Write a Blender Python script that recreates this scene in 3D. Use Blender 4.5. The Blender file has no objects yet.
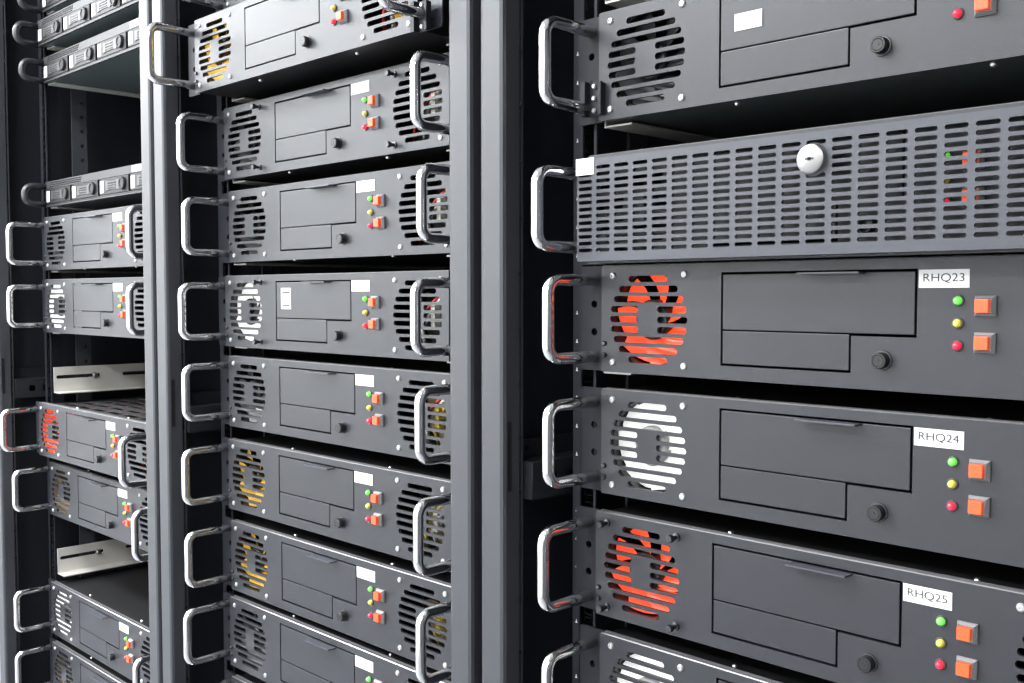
import bpy, bmesh, math, random
from mathutils import Vector, Matrix
random.seed(7)
C = bpy.context.scene.collection
S = bpy.context.scene
Z0 = 1.45            # height of the reference server row above the floor

# ------------------------------------------------------------------ camera
FPX = 1028.915
cam = bpy.data.cameras.new('camera')
cam.sensor_width = 36.0
cam.lens = FPX / 1024 * 36.0
cam.clip_start = 0.02
camo = bpy.data.objects.new('camera', cam)
C.objects.link(camo)
ya, pi_, ro = 0.78919, -0.04603, -0.00041
d = Vector((-math.sin(ya) * math.cos(pi_), math.cos(ya) * math.cos(pi_), math.sin(pi_)))
r = Vector((math.cos(ya), math.sin(ya), 0))
u = r.cross(d)
r2 = r * math.cos(ro) + u * math.sin(ro)
u2 = -r * math.sin(ro) + u * math.cos(ro)
camo.matrix_world = Matrix(((r2.x, u2.x, -d.x, 0.51265), (r2.y, u2.y, -d.y, -0.66128),
                            (r2.z, u2.z, -d.z, 0.02056 + Z0), (0, 0, 0, 1)))
S.camera = camo

# ------------------------------------------------------------------ light
S.view_settings.view_transform = 'Standard'
S.view_settings.look = 'None'
S.view_settings.gamma = 1.0
S.view_settings.use_curve_mapping = False
S.view_settings.exposure = -0.35
w = bpy.data.worlds.new('world')
S.world = w
w.use_nodes = True
w.node_tree.nodes['Background'].inputs[0].default_value = (0.85, 0.92, 1.0, 1)
w.node_tree.nodes['Background'].inputs[1].default_value = 0.05


def area(name, loc, sx, sy, power, col=(0.96, 0.98, 1.0)):
    l = bpy.data.lights.new(name, 'AREA')
    l.shape = 'RECTANGLE'
    l.size = sx
    l.size_y = sy
    l.energy = power
    l.color = col
    o = bpy.data.objects.new(name, l)
    o.location = loc
    C.objects.link(o)


CEIL = 2.75
for lx in (-4.9, -3.5, -2.1, -0.8):
    for ly in (-0.95, -2.05):
        area('ceiling_lamp', (lx, ly, CEIL - 0.03), 1.2, 0.3, 72)
area('ceiling_lamp', (0.75, -2.3, CEIL - 0.03), 1.2, 0.3, 72)  # extra lamp added behind the camera to whiten the chrome handles

# fill light added at the far aisle wall to brighten panel reflections; no window
l = bpy.data.lights.new('reflection_fill', 'AREA')
l.shape = 'RECTANGLE'
l.size, l.size_y, l.energy, l.color = 2.6, 1.7, 64, (0.93, 0.97, 1.0)
o = bpy.data.objects.new('reflection_fill', l)
o.location = (-4.1, -2.86, 1.85)
o.rotation_euler = (math.radians(90), 0, math.radians(180))
C.objects.link(o)

# ------------------------------------------------------------------ materials
MATS = {}


def mat(name, col, rough=0.5, metal=0.0, emit=0.0, ecol=None, noise=0.0, nscale=60, bump=0.0, bscale=900, spec=0.5,
        coat=0.0, trans=0.0):
    m = bpy.data.materials.new(name)
    m.use_nodes = True
    nt = m.node_tree
    b = nt.nodes['Principled BSDF']
    b.inputs['Base Color'].default_value = (*col, 1)
    b.inputs['Roughness'].default_value = rough
    b.inputs['Metallic'].default_value = metal
    b.inputs['Specular IOR Level'].default_value = spec
    b.inputs['Coat Weight'].default_value = coat
    b.inputs['Coat Roughness'].default_value = 0.15
    b.inputs['Transmission Weight'].default_value = trans
    if emit:
        b.inputs['Emission Color'].default_value = (*(ecol or col), 1)
        b.inputs['Emission Strength'].default_value = emit
    tc = nt.nodes.new('ShaderNodeTexCoord')
    if noise:
        n = nt.nodes.new('ShaderNodeTexNoise')
        n.inputs['Scale'].default_value = nscale
        n.inputs['Detail'].default_value = 6
        nt.links.new(tc.outputs['Object'], n.inputs['Vector'])
        mx = nt.nodes.new('ShaderNodeMix')
        mx.data_type = 'RGBA'
        mx.inputs[6].default_value = (*[c * (1 - noise) for c in col], 1)
        mx.inputs[7].default_value = (*[min(1, c * (1 + noise)) for c in col], 1)
        nt.links.new(n.outputs['Fac'], mx.inputs[0])
        nt.links.new(mx.outputs[2], b.inputs['Base Color'])
    if bump:
        n = nt.nodes.new('ShaderNodeTexNoise')
        n.inputs['Scale'].default_value = bscale
        n.inputs['Detail'].default_value = 2
        nt.links.new(tc.outputs['Object'], n.inputs['Vector'])
        bp = nt.nodes.new('ShaderNodeBump')
        bp.inputs['Strength'].default_value = bump
        bp.inputs['Distance'].default_value = 0.0006
        nt.links.new(n.outputs['Fac'], bp.inputs['Height'])
        nt.links.new(bp.outputs['Normal'], b.inputs['Normal'])
    MATS[name] = m
    return m


mat('panel', (0.0180, 0.0194, 0.0242), 0.38, noise=0.12, nscale=14, bump=0.12)
mat('door', (0.0170, 0.0184, 0.0232), 0.36, noise=0.10, nscale=18, bump=0.06)
mat('bezelgrey', (0.042, 0.045, 0.056), 0.40, noise=0.08, nscale=14, bump=0.10)
mat('lid', (0.009, 0.009, 0.010), 0.45, noise=0.2, nscale=9)
mat('glosslid', (0.05, 0.05, 0.052), 0.22, noise=0.15, nscale=20)
mat('lidlip', (0.30, 0.30, 0.31), 0.3, metal=0.7)
mat('chrome', (0.92, 0.92, 0.91), 0.12, metal=1.0)
mat('steel', (0.75, 0.75, 0.74), 0.28, metal=1.0)
mat('locksteel', (0.26, 0.26, 0.255), 0.35, metal=0.8)
mat('darksteel', (0.08, 0.08, 0.085), 0.3, metal=0.9)
mat('galv', (0.60, 0.58, 0.54), 0.42, metal=0.25, noise=0.08, nscale=30)
mat('undermetal', (0.17, 0.20, 0.20), 0.38, metal=0.6, noise=0.12, nscale=20)
mat('screwhead', (0.5, 0.5, 0.49), 0.3, metal=0.55)
mat('post', (0.040, 0.0425, 0.049), 0.40, noise=0.06, nscale=8, bump=0.05)
mat('rail', (0.014, 0.015, 0.020), 0.5, spec=0.3, noise=0.1, nscale=20)  # rail and ear colour darkened to hold the shade of blocked light
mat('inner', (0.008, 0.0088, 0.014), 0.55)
mat('channel', (0.014, 0.015, 0.019), 0.45, spec=0.4)
mat('black', (0.008, 0.008, 0.009), 0.4)
mat('lock', (0.012, 0.012, 0.014), 0.3)
mat('tag', (0.66, 0.66, 0.65), 0.6)
mat('ink', (0.03, 0.03, 0.035), 0.6)
mat('inkgrey', (0.33, 0.33, 0.35), 0.6)
mat('orangecap', (0.75, 0.075, 0.015), 0.35, emit=0.40, ecol=(1, 0.12, 0.03))
mat('btnbase', (0.26, 0.26, 0.265), 0.35, metal=0.3)
mat('ledgreen', (0.18, 0.75, 0.12), 0.25, emit=0.55, ecol=(0.12, 1, 0.08))
mat('ledyellow', (0.68, 0.62, 0.10), 0.25, emit=0.08)
mat('ledred', (0.80, 0.03, 0.06), 0.2, emit=0.6, ecol=(1, 0.02, 0.08))
mat('ledrim', (0.12, 0.12, 0.125), 0.3, metal=0.5)
mat('fan_black', (0.012, 0.012, 0.013), 0.4)
mat('fan_hubgrey', (0.35, 0.35, 0.35), 0.4)
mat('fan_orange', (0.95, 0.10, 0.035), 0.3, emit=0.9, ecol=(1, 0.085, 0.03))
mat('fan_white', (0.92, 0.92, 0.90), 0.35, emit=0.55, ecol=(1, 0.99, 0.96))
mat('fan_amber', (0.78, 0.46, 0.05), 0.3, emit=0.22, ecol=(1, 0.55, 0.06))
mat('fan_grey', (0.16, 0.16, 0.165), 0.3, metal=0.5)
mat('fan_tan', (0.34, 0.23, 0.11), 0.35)
mat('wire_red', (0.55, 0.03, 0.03), 0.4)
mat('wire_white', (0.8, 0.78, 0.7), 0.4)
mat('wire_yellow', (0.75, 0.55, 0.08), 0.4)
mat('wire_grey', (0.3, 0.3, 0.32), 0.5)
mat('carrier', (0.012, 0.012, 0.013), 0.5, spec=0.3, noise=0.1)
mat('carriergrille', (0.05, 0.05, 0.052), 0.45, metal=0.2)
mat('onegrey', (0.030, 0.030, 0.033), 0.5, spec=0.4, noise=0.08)
mat('onehandle', (0.022, 0.023, 0.028), 0.4)
mat('wallwhite', (0.80, 0.80, 0.79), 0.8, noise=0.02)
mat('ceilwhite', (0.86, 0.86, 0.85), 0.85, noise=0.02)
mat('walldark', (0.05, 0.052, 0.06), 0.6)
mat('floorgrey', (0.20, 0.205, 0.22), 0.45, noise=0.08, nscale=5)

# ------------------------------------------------------------------ mesh helpers
CACHE = {}


def obj(name, me, m, parent=None, loc=(0, 0, 0), rot=None):
    """link a mesh as one object; the same mesh data is shared by alike pieces with the same material"""
    key = (me.name, m)
    if key not in CACHE:
        if len(me.materials) == 0:
            me.materials.append(MATS[m])
            CACHE[key] = me
        else:
            c = me.copy()
            c.materials.clear()
            c.materials.append(MATS[m])
            CACHE[key] = c
    o = bpy.data.objects.new(name, CACHE[key])
    C.objects.link(o)
    o.location = loc
    if rot:
        o.rotation_euler = rot
    if parent:
        o.parent = parent
    return o


def empty(name, loc, label, cat, group=None):
    o = bpy.data.objects.new(name, None)
    o.empty_display_size = 0.05
    C.objects.link(o)
    o.location = loc
    tag(o, label, cat, group)
    return o


def tag(o, label=None, cat=None, group=None, kind=None):
    for k, v in (('label', label), ('category', cat), ('group', group), ('kind', kind)):
        if v:
            o[k] = v
    return o


MESH = {}


def memo(fn):
    def f(*a):
        k = (fn.__name__,) + a
        if k not in MESH:
            MESH[k] = fn(*a)
        return MESH[k]
    return f


def to_mesh(bm, name, smooth=False):
    me = bpy.data.meshes.new(name)
    bmesh.ops.recalc_face_normals(bm, faces=bm.faces)
    bm.to_mesh(me)
    bm.free()
    if smooth:
        for p in me.polygons:
            p.use_smooth = True
    return me


@memo
def box(x0, x1, y0, y1, z0, z1, bev=0.0):
    bm = bmesh.new()
    bmesh.ops.create_cube(bm, size=1)
    for v in bm.verts:
        v.co = ((x0 + x1) / 2 + v.co.x * (x1 - x0), (y0 + y1) / 2 + v.co.y * (y1 - y0), (z0 + z1) / 2 + v.co.z * (z1 - z0))
    if bev:
        bmesh.ops.bevel(bm, geom=bm.edges[:], offset=bev, segments=2, affect='EDGES', profile=0.6)
    return to_mesh(bm, 'box')


def boxes(lst):
    bm = bmesh.new()
    for x0, x1, y0, y1, z0, z1 in lst:
        q = bmesh.ops.create_cube(bm, size=1)['verts']
        for v in q:
            v.co = ((x0 + x1) / 2 + v.co.x * (x1 - x0), (y0 + y1) / 2 + v.co.y * (y1 - y0),
                    (z0 + z1) / 2 + v.co.z * (z1 - z0))
    return to_mesh(bm, 'boxes')


def rrect(x0, x1, z0, z1, rr=0.0, n=4):
    if rr <= 0:
        return [(x0, z0), (x1, z0), (x1, z1), (x0, z1)]
    pts = []
    for cx, cz, a0 in ((x1 - rr, z0 + rr, -90), (x1 - rr, z1 - rr, 0), (x0 + rr, z1 - rr, 90), (x0 + rr, z0 + rr, 180)):
        for i in range(n + 1):
            a = math.radians(a0 + 90 * i / n)
            pts.append((cx + rr * math.cos(a), cz + rr * math.sin(a)))
    return pts


def circle(cx, cz, rad, n=20):
    return [(cx + rad * math.cos(2 * math.pi * i / n), cz + rad * math.sin(2 * math.pi * i / n)) for i in range(n)]


def plate(loops, t, name='plate'):
    """flat plate in the XZ plane with real holes; front face at y=0 facing -Y, back at y=t"""
    cu = bpy.data.curves.new('tmp', 'CURVE')
    cu.dimensions = '2D'
    cu.fill_mode = 'BOTH'
    cu.extrude = t / 2
    for lp in loops:
        s = cu.splines.new('POLY')
        s.points.add(len(lp) - 1)
        for p, (x, z) in zip(s.points, lp):
            p.co = (x, z, 0, 1)
        s.use_cyclic_u = True
    me = curve_mesh(cu, name)
    me.transform(Matrix.Translation((0, t / 2, 0)) @ Matrix.Rotation(math.pi / 2, 4, 'X'))
    return me


def curve_mesh(cu, name):
    ob = bpy.data.objects.new('tmp', cu)
    C.objects.link(ob)
    dg = bpy.context.evaluated_depsgraph_get()
    me = bpy.data.meshes.new_from_object(ob.evaluated_get(dg))
    me.name = name
    me.materials.clear()
    bpy.data.objects.remove(ob)
    bpy.data.curves.remove(cu)
    return me


def tube(pts, rad, n=12, name='tube', flat=1.0, caps=True):
    """round bar along a path; flat scales the section sideways in x"""
    bm = bmesh.new()
    pts = [Vector(p) for p in pts]
    rings = []
    ref = None
    for i, p in enumerate(pts):
        t = (pts[min(i + 1, len(pts) - 1)] - pts[max(i - 1, 0)]).normalized()
        if ref is None:
            ref = Vector((1, 0, 0)) if abs(t.x) < 0.9 else Vector((0, 0, 1))
        a = (ref - t * ref.dot(t)).normalized()
        ref = a
        b = t.cross(a)
        rr = rad[i] if isinstance(rad, (list, tuple)) else rad
        rings.append([bm.verts.new(p + a * (rr * flat * math.cos(2 * math.pi * k / n)) + b * (rr * math.sin(2 * math.pi * k / n)))
                      for k in range(n)])
    for A, B in zip(rings, rings[1:]):
        for k in range(n):
            bm.faces.new((A[k], A[(k + 1) % n], B[(k + 1) % n], B[k]))
    if caps:
        bm.faces.new(rings[0])
        bm.faces.new(rings[-1])
    return to_mesh(bm, name, True)


@memo
def lathe(prof, n=20):
    """profile of (radius, y) pairs turned about the Y axis; y decreases towards the viewer"""
    bm = bmesh.new()
    rings = []
    for rad, y in prof:
        if rad < 1e-6:
            rings.append([bm.verts.new((0, y, 0))])
        else:
            rings.append([bm.verts.new((rad * math.cos(2 * math.pi * k / n), y, rad * math.sin(2 * math.pi * k / n))) for k in range(n)])
    for A, B in zip(rings, rings[1:]):
        for k in range(n):
            if len(A) == 1 and len(B) == 1:
                continue
            if len(A) == 1:
                bm.faces.new((A[0], B[k], B[(k + 1) % n]))
            elif len(B) == 1:
                bm.faces.new((A[k], A[(k + 1) % n], B[0]))
            else:
                bm.faces.new((A[k], A[(k + 1) % n], B[(k + 1) % n], B[k]))
    me = to_mesh(bm, 'lathe', True)
    try:
        me.set_sharp_from_angle(angle=math.radians(40))
    except Exception:
        pass
    return me


@memo
def text_mesh(body, width, height):
    cu = bpy.data.curves.new('txt', 'FONT')
    cu.body = body
    cu.size = 1
    cu.extrude = 0.0
    me = curve_mesh(cu, 'lettering')
    xs = [v.co.x for v in me.vertices]
    ys = [v.co.y for v in me.vertices]
    sx, sy = width / (max(xs) - min(xs)), height / (max(ys) - min(ys))
    for v in me.vertices:
        v.co = ((v.co.x - min(xs)) * sx, 0, (v.co.y - min(ys)) * sy)
    return me


# ------------------------------------------------------------------ the room
RX0, RX1, RY0, RY1 = -5.6, 1.9, -2.9, 1.6
for nm, b, m in (('floor', (RX0, RX1, RY0, RY1, -0.05, 0), 'floorgrey'), ('ceiling', (RX0, RX1, RY0, RY1, CEIL, CEIL + 0.05), 'ceilwhite'),
                 ('wall_front', (RX0, RX1, RY0 - 0.05, RY0, 0, CEIL), 'wallwhite'), ('wall_back', (RX0, RX1, RY1, RY1 + 0.05, 0, CEIL), 'wallwhite'),
                 ('wall_left', (RX0 - 0.05, RX0, RY0, RY1, 0, CEIL), 'wallwhite'), ('wall_right', (RX1, RX1 + 0.05, RY0, RY1, 0, CEIL), 'walldark')):
    tag(obj(nm, box(*b), m), kind='structure')

# ------------------------------------------------------------------ racks
XR, XM, XL = 0.0, -0.6139, -1.2276      # where the fan of a server in each rack is
RC = 0.165                               # rack centre from there
RACKH = 2.08


def zl(z):
    return z + Z0


def extrude_profile(poly, z0, z1, name):
    bm = bmesh.new()
    a = [bm.verts.new((x, y, z0)) for x, y in poly]
    b = [bm.verts.new((x, y, z1)) for x, y in poly]
    n = len(poly)
    for i in range(n):
        bm.faces.new((a[i], a[(i + 1) % n], b[(i + 1) % n], b[i]))
    bm.faces.new(a)
    bm.faces.new(b)
    return to_mesh(bm, name)


def post_mesh(x_out, x_in):
    s = 1 if x_in > x_out else -1
    pr = [(x_out, -0.035), (x_out, -0.051), (x_out + s * .0012, -0.0538), (x_out + s * .004, -0.055),
          (x_in - s * .004, -0.055), (x_in - s * .0012, -0.0538), (x_in, -0.051), (x_in, -0.037),
          (x_in - s * .004, -0.035)]
    return extrude_profile(pr, 0.02, RACKH, 'post')


def slotted_flange_mesh():
    loops = [rrect(0, 0.006, 0.03, RACKH - 0.02)]
    z = 0.08
    while z < RACKH - 0.12:
        loops.append(rrect(0.0018, 0.0042, z, z + 0.042, 0.001, 2))
        z += 0.047
    me = plate(loops, 0.0015, 'slotted_flange')
    me.transform(Matrix.Rotation(math.pi / 2, 4, 'Z'))     # plate faces +X, runs towards +Y
    return me


def rail_mesh():
    loops = [rrect(0, 0.026, 0.06, RACKH - 0.06)]
    z = 0.085
    i = 0
    while z < RACKH - 0.08:
        loops.append(rrect(0.0135, 0.0225, z - 0.0048, z + 0.0048))
        z += (0.015875, 0.015875, 0.0127)[i % 3]
        i += 1
    me = plate(loops, 0.002, 'rail_face')
    bm = bmesh.new()
    bm.from_mesh(me)
    for x0, x1, y0, y1 in ((0, 0.002, 0.002, 0.03),):
        q = bmesh.ops.create_cube(bm, size=1)['verts']
        for v in q:
            v.co = ((x0 + x1) / 2 + v.co.x * (x1 - x0), (y0 + y1) / 2 + v.co.y * (y1 - y0), RACKH / 2 + v.co.z * (RACKH - 0.12))
    bpy.data.meshes.remove(me)
    return to_mesh(bm, 'rail')


def upright_mesh():
    loops = [rrect(0, 0.026, 0.06, RACKH - 0.06)]
    z = 0.10
    while z < RACKH - 0.1:
        loops.append(rrect(0.0145, 0.0205, z, z + 0.006))
        z += 0.025
    me = plate(loops, 0.003, 'upright')
    me.transform(Matrix.Rotation(math.pi / 2, 4, 'Z'))
    return me


def channel_mesh(side=1):
    """square side tube running into the depth with punched holes on the inner face, flange above"""
    loops = [rrect(0, 0.80, -0.157, -0.1245)]
    y = 0.022
    while y < 0.78:
        loops.append(rrect(y, y + 0.010, -0.146, -0.136))
        y += 0.0225
    me = plate(loops, 0.0015, 'channel')
    me.transform(Matrix.Rotation(math.pi / 2, 4, 'Z'))
    bm = bmesh.new()
    bm.from_mesh(me)
    for x0, x1, y0, y1, z0, z1 in ((-0.024, -0.0015, 0, 0.0015, -0.157, -0.1245), (-0.024, -0.0015, 0.0015, 0.80, -0.1262, -0.1245),
                                   (-0.024, -0.0015, 0.0015, 0.80, -0.157, -0.1555)):
        q = bmesh.ops.create_cube(bm, size=1)['verts']
        for v in q:
            v.co = ((x0 + x1) / 2 + v.co.x * (x1 - x0), (y0 + y1) / 2 + v.co.y * (y1 - y0), (z0 + z1) / 2 + v.co.z * (z1 - z0))
    bpy.data.meshes.remove(me)
    return to_mesh(bm, 'channel')


def channel_flange_mesh():
    loops = [rrect(0, 0.80, -0.1245, -0.108, 0.002, 2)] + [circle(0.016 + k * 0.11, -0.1155, 0.0022, 10) for k in range(7)]
    me = plate(loops, 0.0015, 'flange')
    me.transform(Matrix.Rotation(math.pi / 2, 4, 'Z'))
    return me


def support_mesh():
    """angle bracket: slotted vertical plate (faces +X) with a ledge that carries a server"""
    loops = [[(0, -0.0455), (0.60, -0.0455), (0.60, -0.0035), (0.0, -0.0035)]]
    for y in (0.004, 0.120, 0.236, 0.352):
        loops.append(rrect(y, y + 0.076, -0.0235, -0.0175, 0.0029, 3))
    me = plate(loops, 0.0015, 'support')
    me.transform(Matrix.Rotation(math.pi / 2, 4, 'Z'))
    bm = bmesh.new()
    bm.from_mesh(me)
    q = bmesh.ops.create_cube(bm, size=1)['verts']
    x0, x1, y0, y1, z0, z1 = -0.0015, 0.028, 0, 0.60, -0.047, -0.0455
    for v in q:
        v.co = ((x0 + x1) / 2 + v.co.x * (x1 - x0), (y0 + y1) / 2 + v.co.y * (y1 - y0), (z0 + z1) / 2 + v.co.z * (z1 - z0))
    # clip the corner of the ledge
    bpy.data.meshes.remove(me)
    return to_mesh(bm, 'support')


M_FLANGE, M_RAIL, M_UP = slotted_flange_mesh(), rail_mesh(), upright_mesh()
M_CH, M_CHF, M_SUP = channel_mesh(), channel_flange_mesh(), support_mesh()
M_TICK = boxes([(0, 0.0022, 0, 0.0002, 0, 0.0008), (0.0007, 0.0015, 0, 0.0002, 0.0008, 0.003)])


def mirrored(me, name):
    c = me.copy()
    c.name = name
    c.transform(Matrix.Scale(-1, 4, (1, 0, 0)))
    bm = bmesh.new()
    bm.from_mesh(c)
    bmesh.ops.recalc_face_normals(bm, faces=bm.faces)
    bm.to_mesh(c)
    bm.free()
    return c


M_RAILR, M_UPR, M_CHR, M_CHFR, M_SUPR, M_FLR = (mirrored(a, a.name + '_mirror') for a in (M_RAIL, M_UP, M_CH, M_CHF, M_SUP, M_FLANGE))


def make_rack(xf, label, lp, rp, slots, ticks, ry=0.0092, seam_x=(-0.3075, -0.3030), bolts=()):
    cx = xf + RC
    t = empty('server_rack', (cx, 0, 0), label, 'rack', 'grey server racks in a row')
    for s, (a, b), fl in ((-1, lp, M_FLANGE), (1, rp, M_FLR)):
        p = obj('front_post', post_mesh(a, b), 'post', t)
        obj('slotted_flange', fl, 'post', p, (b, -0.0368, 0))
        obj('latch_slot_dark', box(-0.0006, 0.0006, -0.0025, 0.0025, -0.148 + Z0, -0.088 + Z0), 'black', p, (b + s * 0.0002, -0.0475, 0))  # black block standing in for the darkness of an open slot
        obj('side_panel', box(-0.002, 0.002, -0.0345, 0.86, 0.03, RACKH - 0.02), 'inner', t, (s * 0.2965, 0, 0))
    obj('front_rail', M_RAIL, 'rail', t, (-0.087 - RC, ry, 0))
    obj('front_rail', M_RAILR, 'rail', t, (0.417 - RC, ry, 0))
    obj('inner_upright', M_UP, 'post', t, (-0.068 - RC, 0.062, 0))
    obj('inner_upright', M_UPR, 'channel', t, (0.398 - RC, 0.062, 0))
    for s, m1, m2 in ((-1, M_CH, M_CHF), (1, M_CHR, M_CHFR)):
        c = obj('side_channel', m1, 'channel', t, (s * 0.264, -0.029, Z0))
        obj('flange', m2, 'channel', c, (s * 0.0225, 0, 0))
    for g0, g1 in (seam_x, (0.3010, 0.3060)):
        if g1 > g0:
            obj('seam_shade_strip', box(g0, g1, -0.0440, -0.0355, 0.03, RACKH - 0.02), 'inner', t)  # dark strip added to imitate the shade in the seam between racks
    obj('top_panel', box(-0.302, 0.302, -0.052, 0.86, RACKH - 0.02, RACKH), 'post', t)
    obj('base', box(-0.302, 0.302, -0.052, 0.86, 0.0, 0.03), 'post', t)
    obj('rear_door', box(-0.30, 0.30, 0.86, 0.875, 0.03, RACKH - 0.02), 'inner', t)
    for z, y0 in slots:
        obj('support_rail', M_SUP, 'galv', t, (-0.0535 - RC, y0, zl(z)))
        obj('support_rail', M_SUPR, 'galv', t, (0.384 - RC, y0, zl(z)))
    for z in bolts:
        obj('bracket_bolt', lathe(((0.0, -0.004), (0.0028, -0.004), (0.0034, -0.003), (0.0034, -0.0012), (0.0050, -0.0010), (0.0050, 0.0)), 14), 'steel', t,
            (-0.0520 - RC, 0.087, zl(z) - 0.0205), (0, 0, math.pi / 2))
    for z in ticks:
        obj('unit_mark', M_TICK, 'tag', t, (-0.0835 - RC, ry - 0.0003, zl(z)))
    return t


rz = [0.2077 + 0.1036, 0.2077, 0.0895, 0.0, -0.1031, -0.2077, -0.3112]
mz = [0.4145, 0.3109, 0.208, 0.1045, -0.0009, -0.1016, -0.2069, -0.3112, -0.4089, -0.5125]
lz = [0.105, 0.0008, -0.1005, -0.2059, -0.3093, -0.4135, -0.5143, -0.618]
make_rack(XR, 'dark grey server rack holding the servers tagged RHQ23 to RHQ25', (-0.3028, -0.2742), (0.300, 0.2715),
          [(z, 0.0125) for z in rz if z != 0.0895], [0.25 - k * 0.0247 for k in range(24)])
make_rack(XM, 'grey server rack filled with evenly stacked servers between two other racks', (-0.299, -0.270), (0.299, 0.2700),
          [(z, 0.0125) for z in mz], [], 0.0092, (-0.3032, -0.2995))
make_rack(XL, 'grey server rack with thin drive-bay servers at its top and empty slots', (-0.297, -0.268), (0.307, 0.278),
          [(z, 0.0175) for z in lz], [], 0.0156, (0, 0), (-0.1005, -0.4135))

# ------------------------------------------------------------------ server pieces
EARY = 0.0055
D0, D1, E1, DT, DB, EB = 0.0706, 0.2184, 0.1729, 0.0357, -0.0067, -0.0322
PL, PR, TC, H2 = -0.048, 0.3785, 0.3305, 0.044


def fan_slots(cx):
    out = []
    R_ = 0.0388
    for k in range(9):
        zc = (4 - k) * 0.0082
        h = 0.0026
        zz = abs(zc) + h * 0.3
        hw = math.sqrt(max(R_ * R_ - zz * zz, 0.0001))
        if k in (3, 4, 5):
            out.append(rrect(cx - hw, cx - 0.0095, zc - h, zc + h, h * 0.98, 3))
            out.append(rrect(cx + 0.0095, cx + hw, zc - h, zc + h, h * 0.98, 3))
        else:
            out.append(rrect(cx - hw, cx + hw, zc - h, zc + h, h * 0.98, 3))
    return out


def shift(lp, dx=0, dz=0):
    return [(x + dx, z + dz) for x, z in lp]


def front_panel_mesh(logo=False):
    g = 0.0013
    loops = [rrect(PL, PR, -H2, H2, 0.001, 2)]
    loops += fan_slots(0.0) + fan_slots(TC)
    loops.append([(D0 - g, EB - g), (E1 + g, EB - g), (E1 + g, DB - g), (D1 + g, DB - g), (D1 + g, DT + g), (D0 - g, DT + g)])
    return plate(loops, 0.003, 'front_panel')


M_PANEL = front_panel_mesh()
M_DOOR = box(D0 + .0004, D1 - .0004, -0.0002, 0.004, DB + .0005, DT - .0004, 0.0005)
M_COVER = box(D0 + .0004, E1 - .0003, -0.0001, 0.004, EB + .0004, DB - .0005, 0.0004)
M_EAR = plate([rrect(-0.028, 0.0, -H2, H2, 0.002, 2), circle(-0.0135, 0.012, 0.0032, 14), circle(-0.0135, -0.0115, 0.0032, 14)], 0.0022, 'ear')
M_EARR = mirrored(M_EAR, 'ear_mirror')


def chassis_mesh(x0, x1, z0, z1, dep, vents=False):
    t = 0.0015
    lst = [(x0, x0 + t, 0.0035, dep, z0, z1), (x1 - t, x1, 0.0035, dep, z0, z1), (x0 + t, x1 - t, 0.0035, dep, z0, z0 + t),
           (x0 + t, x1 - t, dep - t, dep, z0 + t, z1 - t)]
    if not vents:
        lst.append((x0 + t, x1 - t, 0.0035, dep, z1 - t, z1))
    return boxes(lst)


M_CHASSIS = chassis_mesh(-0.046, 0.3765, -0.043, 0.0425, 0.50)
M_CHASSIS_OPEN = chassis_mesh(-0.046, 0.3765, -0.043, 0.0425, 0.50, True)


def vented_lid_mesh():
    loops = [rrect(-0.046, 0.3765, 0.0035, 0.50)]
    for i in range(7):
        for j in range(6):
            loops.append(rrect(-0.025 + i * 0.058, 0.018 + i * 0.058, 0.03 + j * 0.03, 0.045 + j * 0.03, 0.005, 3))
    me = plate(loops, 0.0015, 'vented_lid')
    me.transform(Matrix.Translation((0, 0, 0.041)) @ Matrix.Rotation(-math.pi / 2, 4, 'X'))
    bm = bmesh.new()
    bm.from_mesh(me)
    bmesh.ops.recalc_face_normals(bm, faces=bm.faces)
    bm.to_mesh(me)
    bm.free()
    return me


M_VLID = vented_lid_mesh()


def lip_mesh():
    bm = bmesh.new()
    for prof in (((-0.0008, 0.0437), (0.0003, 0.0447), (0.0012, 0.0447), (0.0012, 0.0437)), ((0.0042, 0.0410), (0.0042, 0.0445), (0.0062, 0.0449), (0.0072, 0.0449), (0.0072, 0.0410))):
        a = [bm.verts.new((PL + 0.001, y, z)) for y, z in prof]
        b = [bm.verts.new((PR - 0.001, y, z)) for y, z in prof]
        n = len(prof)
        for k in range(n):
            bm.faces.new((a[k], a[(k + 1) % n], b[(k + 1) % n], b[k]))
        bm.faces.new(a)
        bm.faces.new(b)
    return to_mesh(bm, 'lid_edge')


M_LIP = lip_mesh()


def handle_path(y1, zh, rad=0.011, foot=0.0065, n=6):
    """U-shaped bar in the YZ plane: feet at y=foot, bar at y=-y1, arms at +-zh"""
    pts = [(0, foot, zh), (0, -y1 * 0.5, zh)]
    for i in range(n + 1):
        a = math.radians(90 * i / n)
        pts.append((0, -y1 + rad - rad * math.sin(a), zh - rad + rad * math.cos(a)))
    for i in range(n + 1):
        a = math.radians(90 * i / n)
        pts.append((0, -y1 + rad - rad * math.cos(a), -zh + rad - rad * math.sin(a)))
    pts += [(0, -y1 * 0.5, -zh), (0, foot, -zh)]
    return pts


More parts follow.
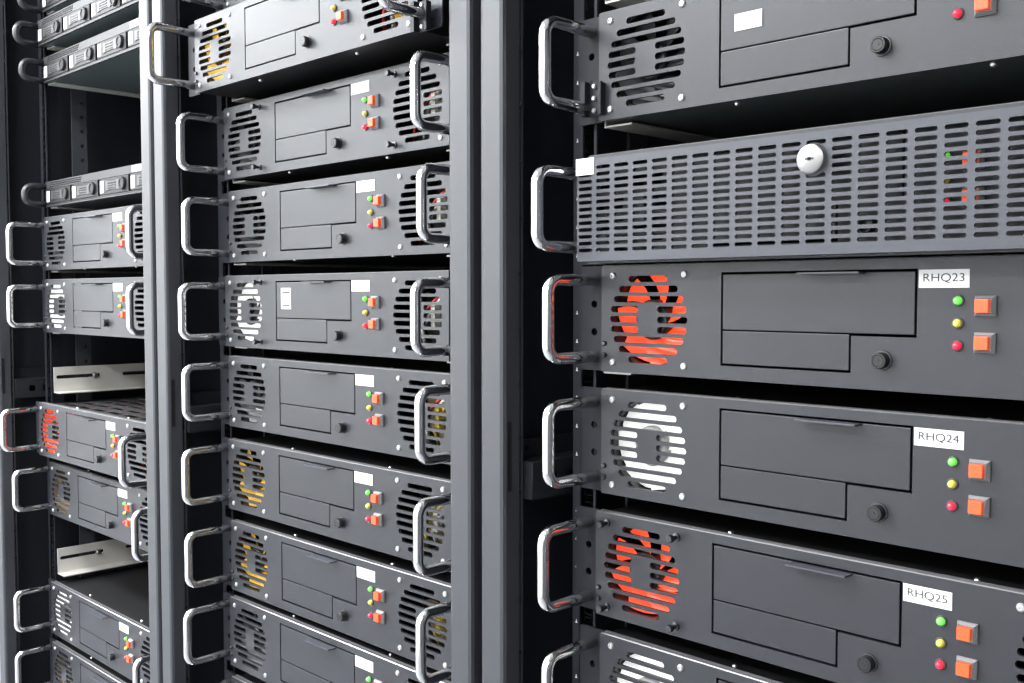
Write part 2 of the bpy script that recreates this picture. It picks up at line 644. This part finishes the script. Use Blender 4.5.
M_HANDLE = tube(handle_path(0.0532, 0.0322), 0.0051, 14, 'handle')
M_HANDLE_SMALL = tube(handle_path(0.0485, 0.0305, 0.011, 0.0235), 0.0051, 14, 'handle_small')
M_FOOT = lathe(((0.0, -0.0035), (0.0056, -0.0035), (0.0062, -0.0025), (0.0062, 0.0)), 16)
M_SCREW = lathe(((0.0, -0.0011), (0.0010, -0.0011), (0.0011, -0.0017), (0.0022, -0.0015), (0.0029, -0.0006), (0.0030, 0.0)), 14)
M_TSCREW = lathe(((0.0, -0.0105), (0.0026, -0.0105), (0.0031, -0.0098), (0.0031, -0.0066), (0.0018, -0.0062), (0.0018, -0.0018), (0.0034, -0.0014), (0.0036, 0.0)), 14)
M_SSCREW = lathe(((0.0, -0.002), (0.0014, -0.002), (0.0022, -0.0012), (0.0023, 0.0)), 12)
M_LOCK = lathe(((0.0, -0.0070), (0.0036, -0.0070), (0.0039, -0.0067), (0.0041, -0.0070), (0.0050, -0.0070), (0.0055, -0.0064), (0.0056, -0.001), (0.0066, -0.0008), (0.0068, 0.0)), 26)
M_KEYHOLE = lathe(((0.0, -0.0003), (0.0010, -0.0003), (0.0010, 0.0)), 10)
M_LED = lathe(((0.0, -0.0044), (0.0012, -0.0042), (0.0021, -0.0034), (0.0026, -0.002), (0.0026, 0.0)), 16)
M_LEDRIM = lathe(((0.0027, -0.0008), (0.0034, -0.0012), (0.0038, -0.0006), (0.0038, 0.0)), 16)


def bevel_base_mesh():
    """square push-button bezel, sloping to a smaller front"""
    bm = bmesh.new()
    rings = []
    for hw, y in ((0.0064, 0.0), (0.0064, -0.0016), (0.0048, -0.0040), (0.0043, -0.0034)):
        rings.append([bm.verts.new((sx * hw, y, sz * hw)) for sx, sz in ((-1, -1), (1, -1), (1, 1), (-1, 1))])
    for A, B in zip(rings, rings[1:]):
        for k in range(4):
            bm.faces.new((A[k], A[(k + 1) % 4], B[(k + 1) % 4], B[k]))
    bm.faces.new(rings[-1])
    return to_mesh(bm, 'button_base')


M_BTN = bevel_base_mesh()
M_CAP = box(-0.0042, 0.0042, -0.0072, -0.003, -0.0041, 0.0041, 0.0005)
M_TAG = box(0, 0.0322, -0.0003, 0.0, 0, 0.0117)
M_TAB = box(0, 0.046, -0.0112, -0.0002, -0.0014, 0.0, 0.0004)


def fan_frame_mesh():
    return plate([rrect(-0.040, 0.040, -0.0395, 0.0395, 0.004, 3), circle(0, 0, 0.0378, 32)], 0.022, 'fan_frame')


def impeller_mesh(nb, chord, pitch=0.010):
    bm = bmesh.new()

    def quad_strip(g):
        for a, b in zip(g, g[1:]):
            for k in range(len(a) - 1):
                bm.faces.new((a[k], a[k + 1], b[k + 1], b[k]))
    for i in range(nb):
        base = 2 * math.pi * i / nb
        g = []
        for a in range(5):
            rr = 0.0155 + (0.0365 - 0.0155) * a / 4
            row = []
            for k in range(5):
                f = k / 4 - 0.5
                ang = base + 0.35 * (a / 4) + f * chord
                row.append(bm.verts.new((rr * math.cos(ang), 0.0060 + f * pitch, rr * math.sin(ang))))
            g.append(row)
        quad_strip(g)
    me = bpy.data.meshes.new('impeller')
    bm.to_mesh(me)
    bm.free()
    for p in me.polygons:
        p.use_smooth = True
    return me


M_FRAME = fan_frame_mesh()
M_IMP = impeller_mesh(7, 0.74)
M_IMPW = impeller_mesh(7, 1.35, 0.006)
M_HUB = lathe(((0.0, 0.0), (0.0150, 0.0), (0.0165, 0.0015), (0.0165, 0.014), (0.0, 0.014)), 22)
M_WIRES = [tube([(-0.03 + 0.01 * k, 0.028 + 0.006 * k, -0.036), (-0.018 + 0.012 * k, 0.018, -0.012), (0.004 + 0.008 * k, 0.022, 0.012),
                 (0.024 + 0.004 * k, 0.035, 0.034)], 0.0017 + 0.0003 * k, 8, 'wire') for k in range(4)]
M_CONN = box(-0.003, 0.003, 0, 0.008, -0.0032, 0.0032, 0.0006)
M_CAPACITOR = lathe(((0.0, 0.014), (0.004, 0.014), (0.0048, 0.015), (0.0048, 0.034), (0.0, 0.034)), 14)
M_CLAMP = boxes([(-0.008, -0.003, -0.008, 0.0, -0.014, 0.014), (-0.003, 0.009, -0.002, 0.0, -0.014, 0.014), (0.009, 0.0125, -0.006, 0.0, -0.014, 0.012)])


STICKER = boxes([(0.0025, 0.018, 0, 0.0001, 0.0185, 0.0205), (0.0025, 0.018, 0, 0.0001, 0.0035, 0.0055), (0.003, 0.0055, 0, 0.0001, 0.0075, 0.0165),
                 (0.0085, 0.0100, 0, 0.0001, 0.0080, 0.0120), (0.0115, 0.0165, 0, 0.0001, 0.0120, 0.0135), (0.0115, 0.0130, 0, 0.0001, 0.0080, 0.0105)])


def make_server(xf, dx, y, z, label, group, fl='fan_black', fr='fan_black', thumb='', tagtext=None, tagpos=None, wires=('wire_red', 'wire_white'),
                clamp=None, bezel=False, vent=False, sticker=False, chassis='lid'):
    t = empty('rack_server', (xf + dx, y, zl(z) - H2), label, 'server', group)
    Z = H2

    def add(name, me, m, uu, yy, vv, parent=None, rot=None):
        if parent is not None:
            return obj(name, me, m, parent, (uu, yy, vv), rot)
        return obj(name, me, m, t, (uu, yy, vv + Z), rot)
    add('front_panel', M_PANEL, 'panel', 0, -0.0008, 0)
    add('chassis', M_CHASSIS_OPEN if vent else M_CHASSIS, chassis, 0, 0, 0)
    if vent:
        add('lid', M_VLID, 'glosslid', 0, 0, 0)
    add('lid_edge', M_LIP, 'lidlip', 0, 0, 0)
    ey = 0.0229 if bezel else EARY
    add('mounting_ear', M_EAR, 'rail', PL, ey, 0)
    add('mounting_ear', M_EARR, 'panel', PR, ey, 0)
    hm = M_HANDLE_SMALL if bezel else M_HANDLE
    for hu in (-0.0605, PR + 0.0125):
        h = add('handle', hm, 'chrome', hu, 0.0005, 0)
    # drive bays
    dr = add('drive_door', M_DOOR, 'door', 0, -0.0006, 0)
    add('pull_tab', M_TAB, 'bezelgrey', 0.1385, -0.0002, DT - 0.0002, dr)
    if sticker:
        st = add('sticker', box(0, 0.0205, -0.0004, 0, 0, 0.0245, 0.0), 'tag', 0.0815, -0.0002, 0.0042, dr)
        add('sticker_print', STICKER, 'ink', 0.0815, -0.0007, 0.0042, dr)
    add('bay_cover', M_COVER, 'door', 0, -0.0006, 0)
    lk = add('lock', M_LOCK, 'lock', 0.1968, -0.0008, -0.0237)
    add('keyhole', M_KEYHOLE, 'black', 0, -0.0070, 0, lk)
    # lights and push buttons
    for nm, m, vv in (('green_led', 'ledgreen', 0.0164), ('yellow_led', 'ledyellow', 0.002), ('red_led', 'ledred', -0.0121)):
        a = add(nm, M_LED, m, 0.2462, -0.0008, vv)
        add('led_rim', M_LEDRIM, 'ledrim', 0, 0, 0, a)
    for vv in (0.0131, -0.0099):
        a = add('push_button', M_BTN, 'btnbase', 0.2632, -0.0008, vv)
        add('button_cap', M_CAP, 'orangecap', -0.0004, 0, 0, a)
    # inventory tag
    if not bezel:
        tu, tv = tagpos or (0.2206, 0.0245)
        if tagpos:
            lb = add('paper_tag', box(0, 0.023, -0.0003, 0.0, 0, 0.0124), 'tag', tu, -0.0012, tv)
        else:
            lb = add('paper_tag', M_TAG, 'tag', tu, -0.0009, tv)
        if tagtext:
            add('lettering', text_mesh(tagtext, 0.0262, 0.0062), 'ink', 0.0030, -0.0005, 0.0030, lb)
    # fans and their screws
    for cu_, fm, sd in ((0.0, fl, 0), (TC, fr, 1)):
        f = add('cooling_fan', M_FRAME, fm if xf == XL and sd == 0 else 'fan_black', cu_, 0.0028 if sd == 0 else 0.032, 0)
        add('impeller', M_IMPW if fm == 'fan_white' else M_IMP, fm, 0, 0.0012, 0, f, (0, random.uniform(0, 6.28), 0))
        add('fan_hub', M_HUB, 'fan_hubgrey' if fm == 'fan_white' and xf == XR else 'fan_black', 0, 0.0012, 0, f)
        for k, (su, sv) in enumerate(((-1, 1), (1, 1), (1, -1), (-1, -1))):
            long_ = (thumb + '        ')[sd * 4 + k] == 't'
            add('screw', M_TSCREW if long_ else M_SCREW, 'darksteel' if long_ else 'screwhead', cu_ + su * 0.03575, -0.0008, sv * 0.03575)
    for k, wm in enumerate(wires):
        add('internal_cable', M_WIRES[k % 4], wm, TC, -0.007, 0.0)
    for sv in (0.0082, 0.0, -0.0082):
        add('connector', M_CONN, wires[-1], TC + 0.0135, 0.008, sv)
    for su, sv in ((-0.0445, -0.0205), (-0.0445, -0.0300)):
        add('handle_screw', M_SSCREW, 'darksteel', su, -0.0008, sv)
    for lu in (0.075, 0.262):
        add('lid_screw', M_SSCREW, 'steel', lu, 0.016, 0.0425, None, (-math.pi / 2, 0, 0))
        if not bezel:
            add('lid_screw', M_SSCREW, 'steel', lu, 0.016, -0.043, None, (math.pi / 2, 0, 0))
    if clamp:
        for cu_, cv in clamp:
            c = add('clamp_bracket', M_CLAMP, 'rail', cu_, -0.001, cv)
            for k in range(3):
                add('screw', M_SSCREW, 'screwhead', 0.0035, -0.003, -0.010 + 0.010 * k, c)
    return t


def bezel_mesh():
    loops = [rrect(-0.048, 0.3785, -0.041, 0.041, 0.0015, 2)]
    u0 = -0.0392
    i = 0
    while u0 + i * 0.01853 + 0.0075 < 0.3765:
        cx = u0 + i * 0.01853
        for j in range(13):
            cz = 0.0339 - j * 0.0055
            loops.append(rrect(cx - 0.0072, cx + 0.0072, cz - 0.0015, cz + 0.0015, 0.00145, 2))
        i += 1
    return plate(loops, 0.0022, 'bezel')


GR, GM, GL = 'servers in the rack with RHQ tags', 'servers in the fully stacked rack', 'two-unit servers in the rack with empty slots'
make_server(XR, 0.0001, -0.0026, rz[1], 'grey server above the perforated bezel with blank tag on its drive door', GR, 'fan_black', 'fan_black',
            tagpos=(0.0832, 0.0060), chassis='undermetal', clamp=[(-0.0535, -0.0255)])
s2 = make_server(XR, 0.0, -0.016, rz[2], 'server behind a grey perforated bezel with round key lock', GR, 'fan_black', 'fan_black', bezel=True)
bz = obj('perforated_bezel', bezel_mesh(), 'bezelgrey', s2, (0, -0.014, 0.0425))
bz['label'] = 'perforated grey bezel of slot holes'
obj('bezel_rim', boxes([(-0.048, 0.3785, 0.0, 0.011, 0.0393, 0.041), (-0.048, 0.3785, 0.0, 0.011, -0.041, -0.0393),
                        (-0.048, -0.0463, 0.0, 0.011, -0.0393, 0.0393), (0.3768, 0.3785, 0.0, 0.011, -0.0393, 0.0393)]), 'bezelgrey', bz, (0, 0.0022, 0))
kl = obj('key_lock', lathe(((0.0, -0.0050), (0.0085, -0.0050), (0.0098, -0.0042), (0.0103, -0.001), (0.0112, 0.0)), 28), 'locksteel', bz, (0.1625, 0, 0.0225))
obj('keyhole', boxes([(-0.003, 0.003, -0.0053, -0.005, -0.0006, 0.0006), (-0.0012, 0.0012, -0.0053, -0.005, -0.0012, 0.0012)]), 'ink', bz, (0.1625, 0, 0.0225))
obj('paper_tag', box(0, 0.0192, -0.0004, 0, 0, 0.0134), 'tag', bz, (-0.0490, -0.0001, 0.0285))
make_server(XR, 0.0036, -0.0022, rz[3], 'dark grey server tagged RHQ23 with orange-red fan', GR, 'fan_orange', tagtext='RHQ23')
make_server(XR, 0.0009, 0.0010, rz[4], 'dark grey server tagged RHQ24 with white fan', GR, 'fan_white', tagtext='RHQ24')
make_server(XR, -0.0046, 0.0010, rz[5], 'dark grey server tagged RHQ25 with orange-red fan and long screws', GR, 'fan_orange', thumb='tttt', tagtext='RHQ25')
make_server(XR, 0.0010, 0.0000, rz[6], 'server with white fan just under the one tagged RHQ25, cut by the picture', GR, 'fan_white')

make_server(XM, 0.0, -0.0010, mz[0], 'server above the pulled-out amber-fan server, mostly cut off at the top', GM)
make_server(XM, -0.0051, -0.0373, mz[1], 'light grey server pulled out of its rack, amber fan at its handle', GM, 'fan_amber', 'fan_amber',
            clamp=[(PR + 0.0075, -0.0335)])
make_server(XM, -0.0023, -0.0008, mz[2], 'server with dark fans and long screws under the pulled-out amber-fan server', GM, thumb=' tt t  t')
make_server(XM, 0.0033, 0.0013, mz[3], 'server with dark fans directly above the one with a door sticker', GM)
make_server(XM, -0.0021, -0.0021, mz[4], 'server with white fan and a white logo sticker on its drive door', GM, 'fan_white', thumb=' tt ', sticker=True)
make_server(XM, 0.0030, -0.0016, mz[5], 'server with grey fan directly below the one with a door sticker', GM, 'fan_grey', 'fan_tan', wires=('wire_red', 'wire_white', 'wire_yellow'))
make_server(XM, 0.0011, -0.0025, mz[6], 'server with amber fan, upper of two amber-fan servers stacked together', GM, 'fan_amber', 'fan_tan', wires=('wire_white', 'wire_yellow', 'wire_white'))
make_server(XM, 0.0014, -0.0004, mz[7], 'server with amber fan, lower of two amber-fan servers stacked together', GM, 'fan_amber', 'fan_tan', wires=('wire_red', 'wire_white', 'wire_yellow'))
make_server(XM, 0.0006, -0.0030, mz[8], 'server with grey fan under the two stacked amber-fan servers', GM, 'fan_grey', 'fan_tan', wires=('wire_white', 'wire_yellow'))
make_server(XM, 0.0006, -0.0020, mz[9], 'lowest server of the full rack, only its top edge in view', GM)

make_server(XL, 0.0004, 0.0053, lz[0], 'light grey server with dark fan right under a thin drive-bay server', GL)
make_server(XL, 0.0005, 0.0040, lz[1], 'light grey server with white fan above a bare white slide rail', GL, 'fan_white')
make_server(XL, -0.0006, -0.0102, lz[3], 'grey server with red fan and vented lid under an empty slot', GL, 'fan_orange', vent=True)
make_server(XL, -0.0003, 0.0060, lz[4], 'grey server with tan fan under the vented red-fan server', GL, 'fan_tan')
make_server(XL, 0.0, 0.0042, lz[6], 'grey server with white fan and bare black lid below an empty slot', GL, 'fan_white')
make_server(XL, 0.0, 0.0040, lz[7], 'lowest grey server of the rack with empty slots, brownish fan', GL, 'fan_tan')


# ------------------------------------------------------------------ thin drive-bay servers
def strip_mesh():
    loops = [rrect(-0.052, 0.383, 0.0085, 0.0205)]
    for j in range(3):
        for i in range(22):
            cx = -0.036 + i * 0.0058 + (0.0018 * j)
            loops.append(rrect(cx, cx + 0.0040, 0.0103 + j * 0.0031, 0.0125 + j * 0.0031))
    return plate(loops, 0.002, 'vent_strip')


def grille_mesh():
    loops = [[(-0.022, -0.0078), (-0.010, -0.0062), (0.012, -0.0062), (0.024, -0.0078), (0.024, 0.0078), (0.012, 0.0066), (-0.010, 0.0066), (-0.022, 0.0078)]]
    for i in range(7):
        for j in range(3):
            cx = -0.014 + i * 0.0042
            loops.append(rrect(cx, cx + 0.0024, -0.0052 + j * 0.0037, -0.0028 + j * 0.0037))
    return plate(loops, 0.0012, 'carrier_grille')


M_STRIP, M_GRILLE = strip_mesh(), grille_mesh()
M_CARRIER = box(-0.050, 0.050, -0.001, 0.004, -0.0125, 0.0115, 0.0008)
M_CLABEL = box(0, 0.0125, -0.0004, 0.0, -0.0095, 0.0085)
M_LATCH = lathe(((0.0, -0.0030), (0.0060, -0.0030), (0.0068, -0.0040), (0.0088, -0.0040), (0.0096, -0.003), (0.0098, 0.0)), 22)
M_LATCHBAR = box(-0.0055, 0.0055, -0.0042, -0.003, -0.0012, 0.0012)
M_ONEBODY = chassis_mesh(-0.050, 0.381, -0.021, 0.0205, 0.62)
M_ONELIP = boxes([(-0.052, 0.383, -0.001, 0.001, -0.0190, -0.0170), (-0.052, 0.383, 0.004, 0.006, -0.0170, 0.0085)])
M_ONELIP2 = box(-0.052, 0.383, -0.0018, 0.001, -0.0215, -0.0195)


def d_handle_mesh():
    pts = [(a, b, c - 0.002) for a, b, c in handle_path(0.0345, 0.0150, 0.013, 0.003, 6)]
    return tube(pts, 0.0052, 12, 'loop_handle', 1.3)


M_DHANDLE = d_handle_mesh()


def make_thin(z, label, tagr=False, y0=0.012):
    t = empty('drive_bay_server', (XL, y0, zl(z) - 0.0215), label, 'server', 'thin drive-bay servers')
    b = 0.0215
    obj('chassis', M_ONEBODY, 'undermetal', t, (0, 0, b))
    obj('vent_strip', M_STRIP, 'onegrey', t, (0, -0.001, b))
    obj('front_frame', M_ONELIP, 'carrier', t, (0, 0, b))
    obj('bottom_lip', M_ONELIP2, 'onegrey', t, (0, 0, b))
    for k, cu_ in enumerate((-0.0005, 0.1065, 0.2135, 0.3205)):
        c = obj('drive_carrier', M_CARRIER, 'carrier', t, (cu_, -0.001, b - 0.0040))
        obj('paper_label', M_CLABEL, 'tag', c, (-0.0475, -0.001, 0))
        obj('grille', M_GRILLE, 'carriergrille', c, (-0.004, -0.0022, 0))
        lt = obj('latch', M_LATCH, 'carrier', c, (0.033, -0.001, 0))
    for hu in (-0.058, 0.389):
        obj('loop_handle', M_DHANDLE, 'onehandle', t, (hu, 0, b))
    for hu in (-0.060, 0.383):
        obj('mounting_ear', box(0, 0.008, 0.0, 0.003, -0.0215, 0.0205), 'onehandle', t, (hu, 0, b))
    if tagr:
        obj('paper_tag', box(0, 0.030, -0.0003, 0, 0, 0.009), 'tag', t, (0.275, -0.0011, b + 0.0100))
    obj('support_rail', M_SUP, 'galv', t, (-0.0535, 0.0185 - y0, b + 0.0235))
    return t


make_thin(0.513, 'thin drive-bay server cut off by the top edge of the picture')
make_thin(0.4555, 'thin drive-bay server between the topmost one and the one with bare underside', False, 0.004)
make_thin(0.396, 'thin drive-bay server whose bare metal underside hangs over an open slot', True)
make_thin(0.189, 'thin drive-bay server standing alone above the light grey dark-fan server', True)

# a cable hanging in the open slot
cb = obj('hanging_cable', tube([(XL + 0.145, 0.20, zl(0.372)), (XL + 0.150, 0.205, zl(0.33)), (XL + 0.160, 0.21, zl(0.27)), (XL + 0.165, 0.21, zl(0.21))], 0.0022, 8, 'hanging_cable'), 'wire_grey')
tag(cb, 'thin grey cable hanging in the open slot of the rack', 'cable')
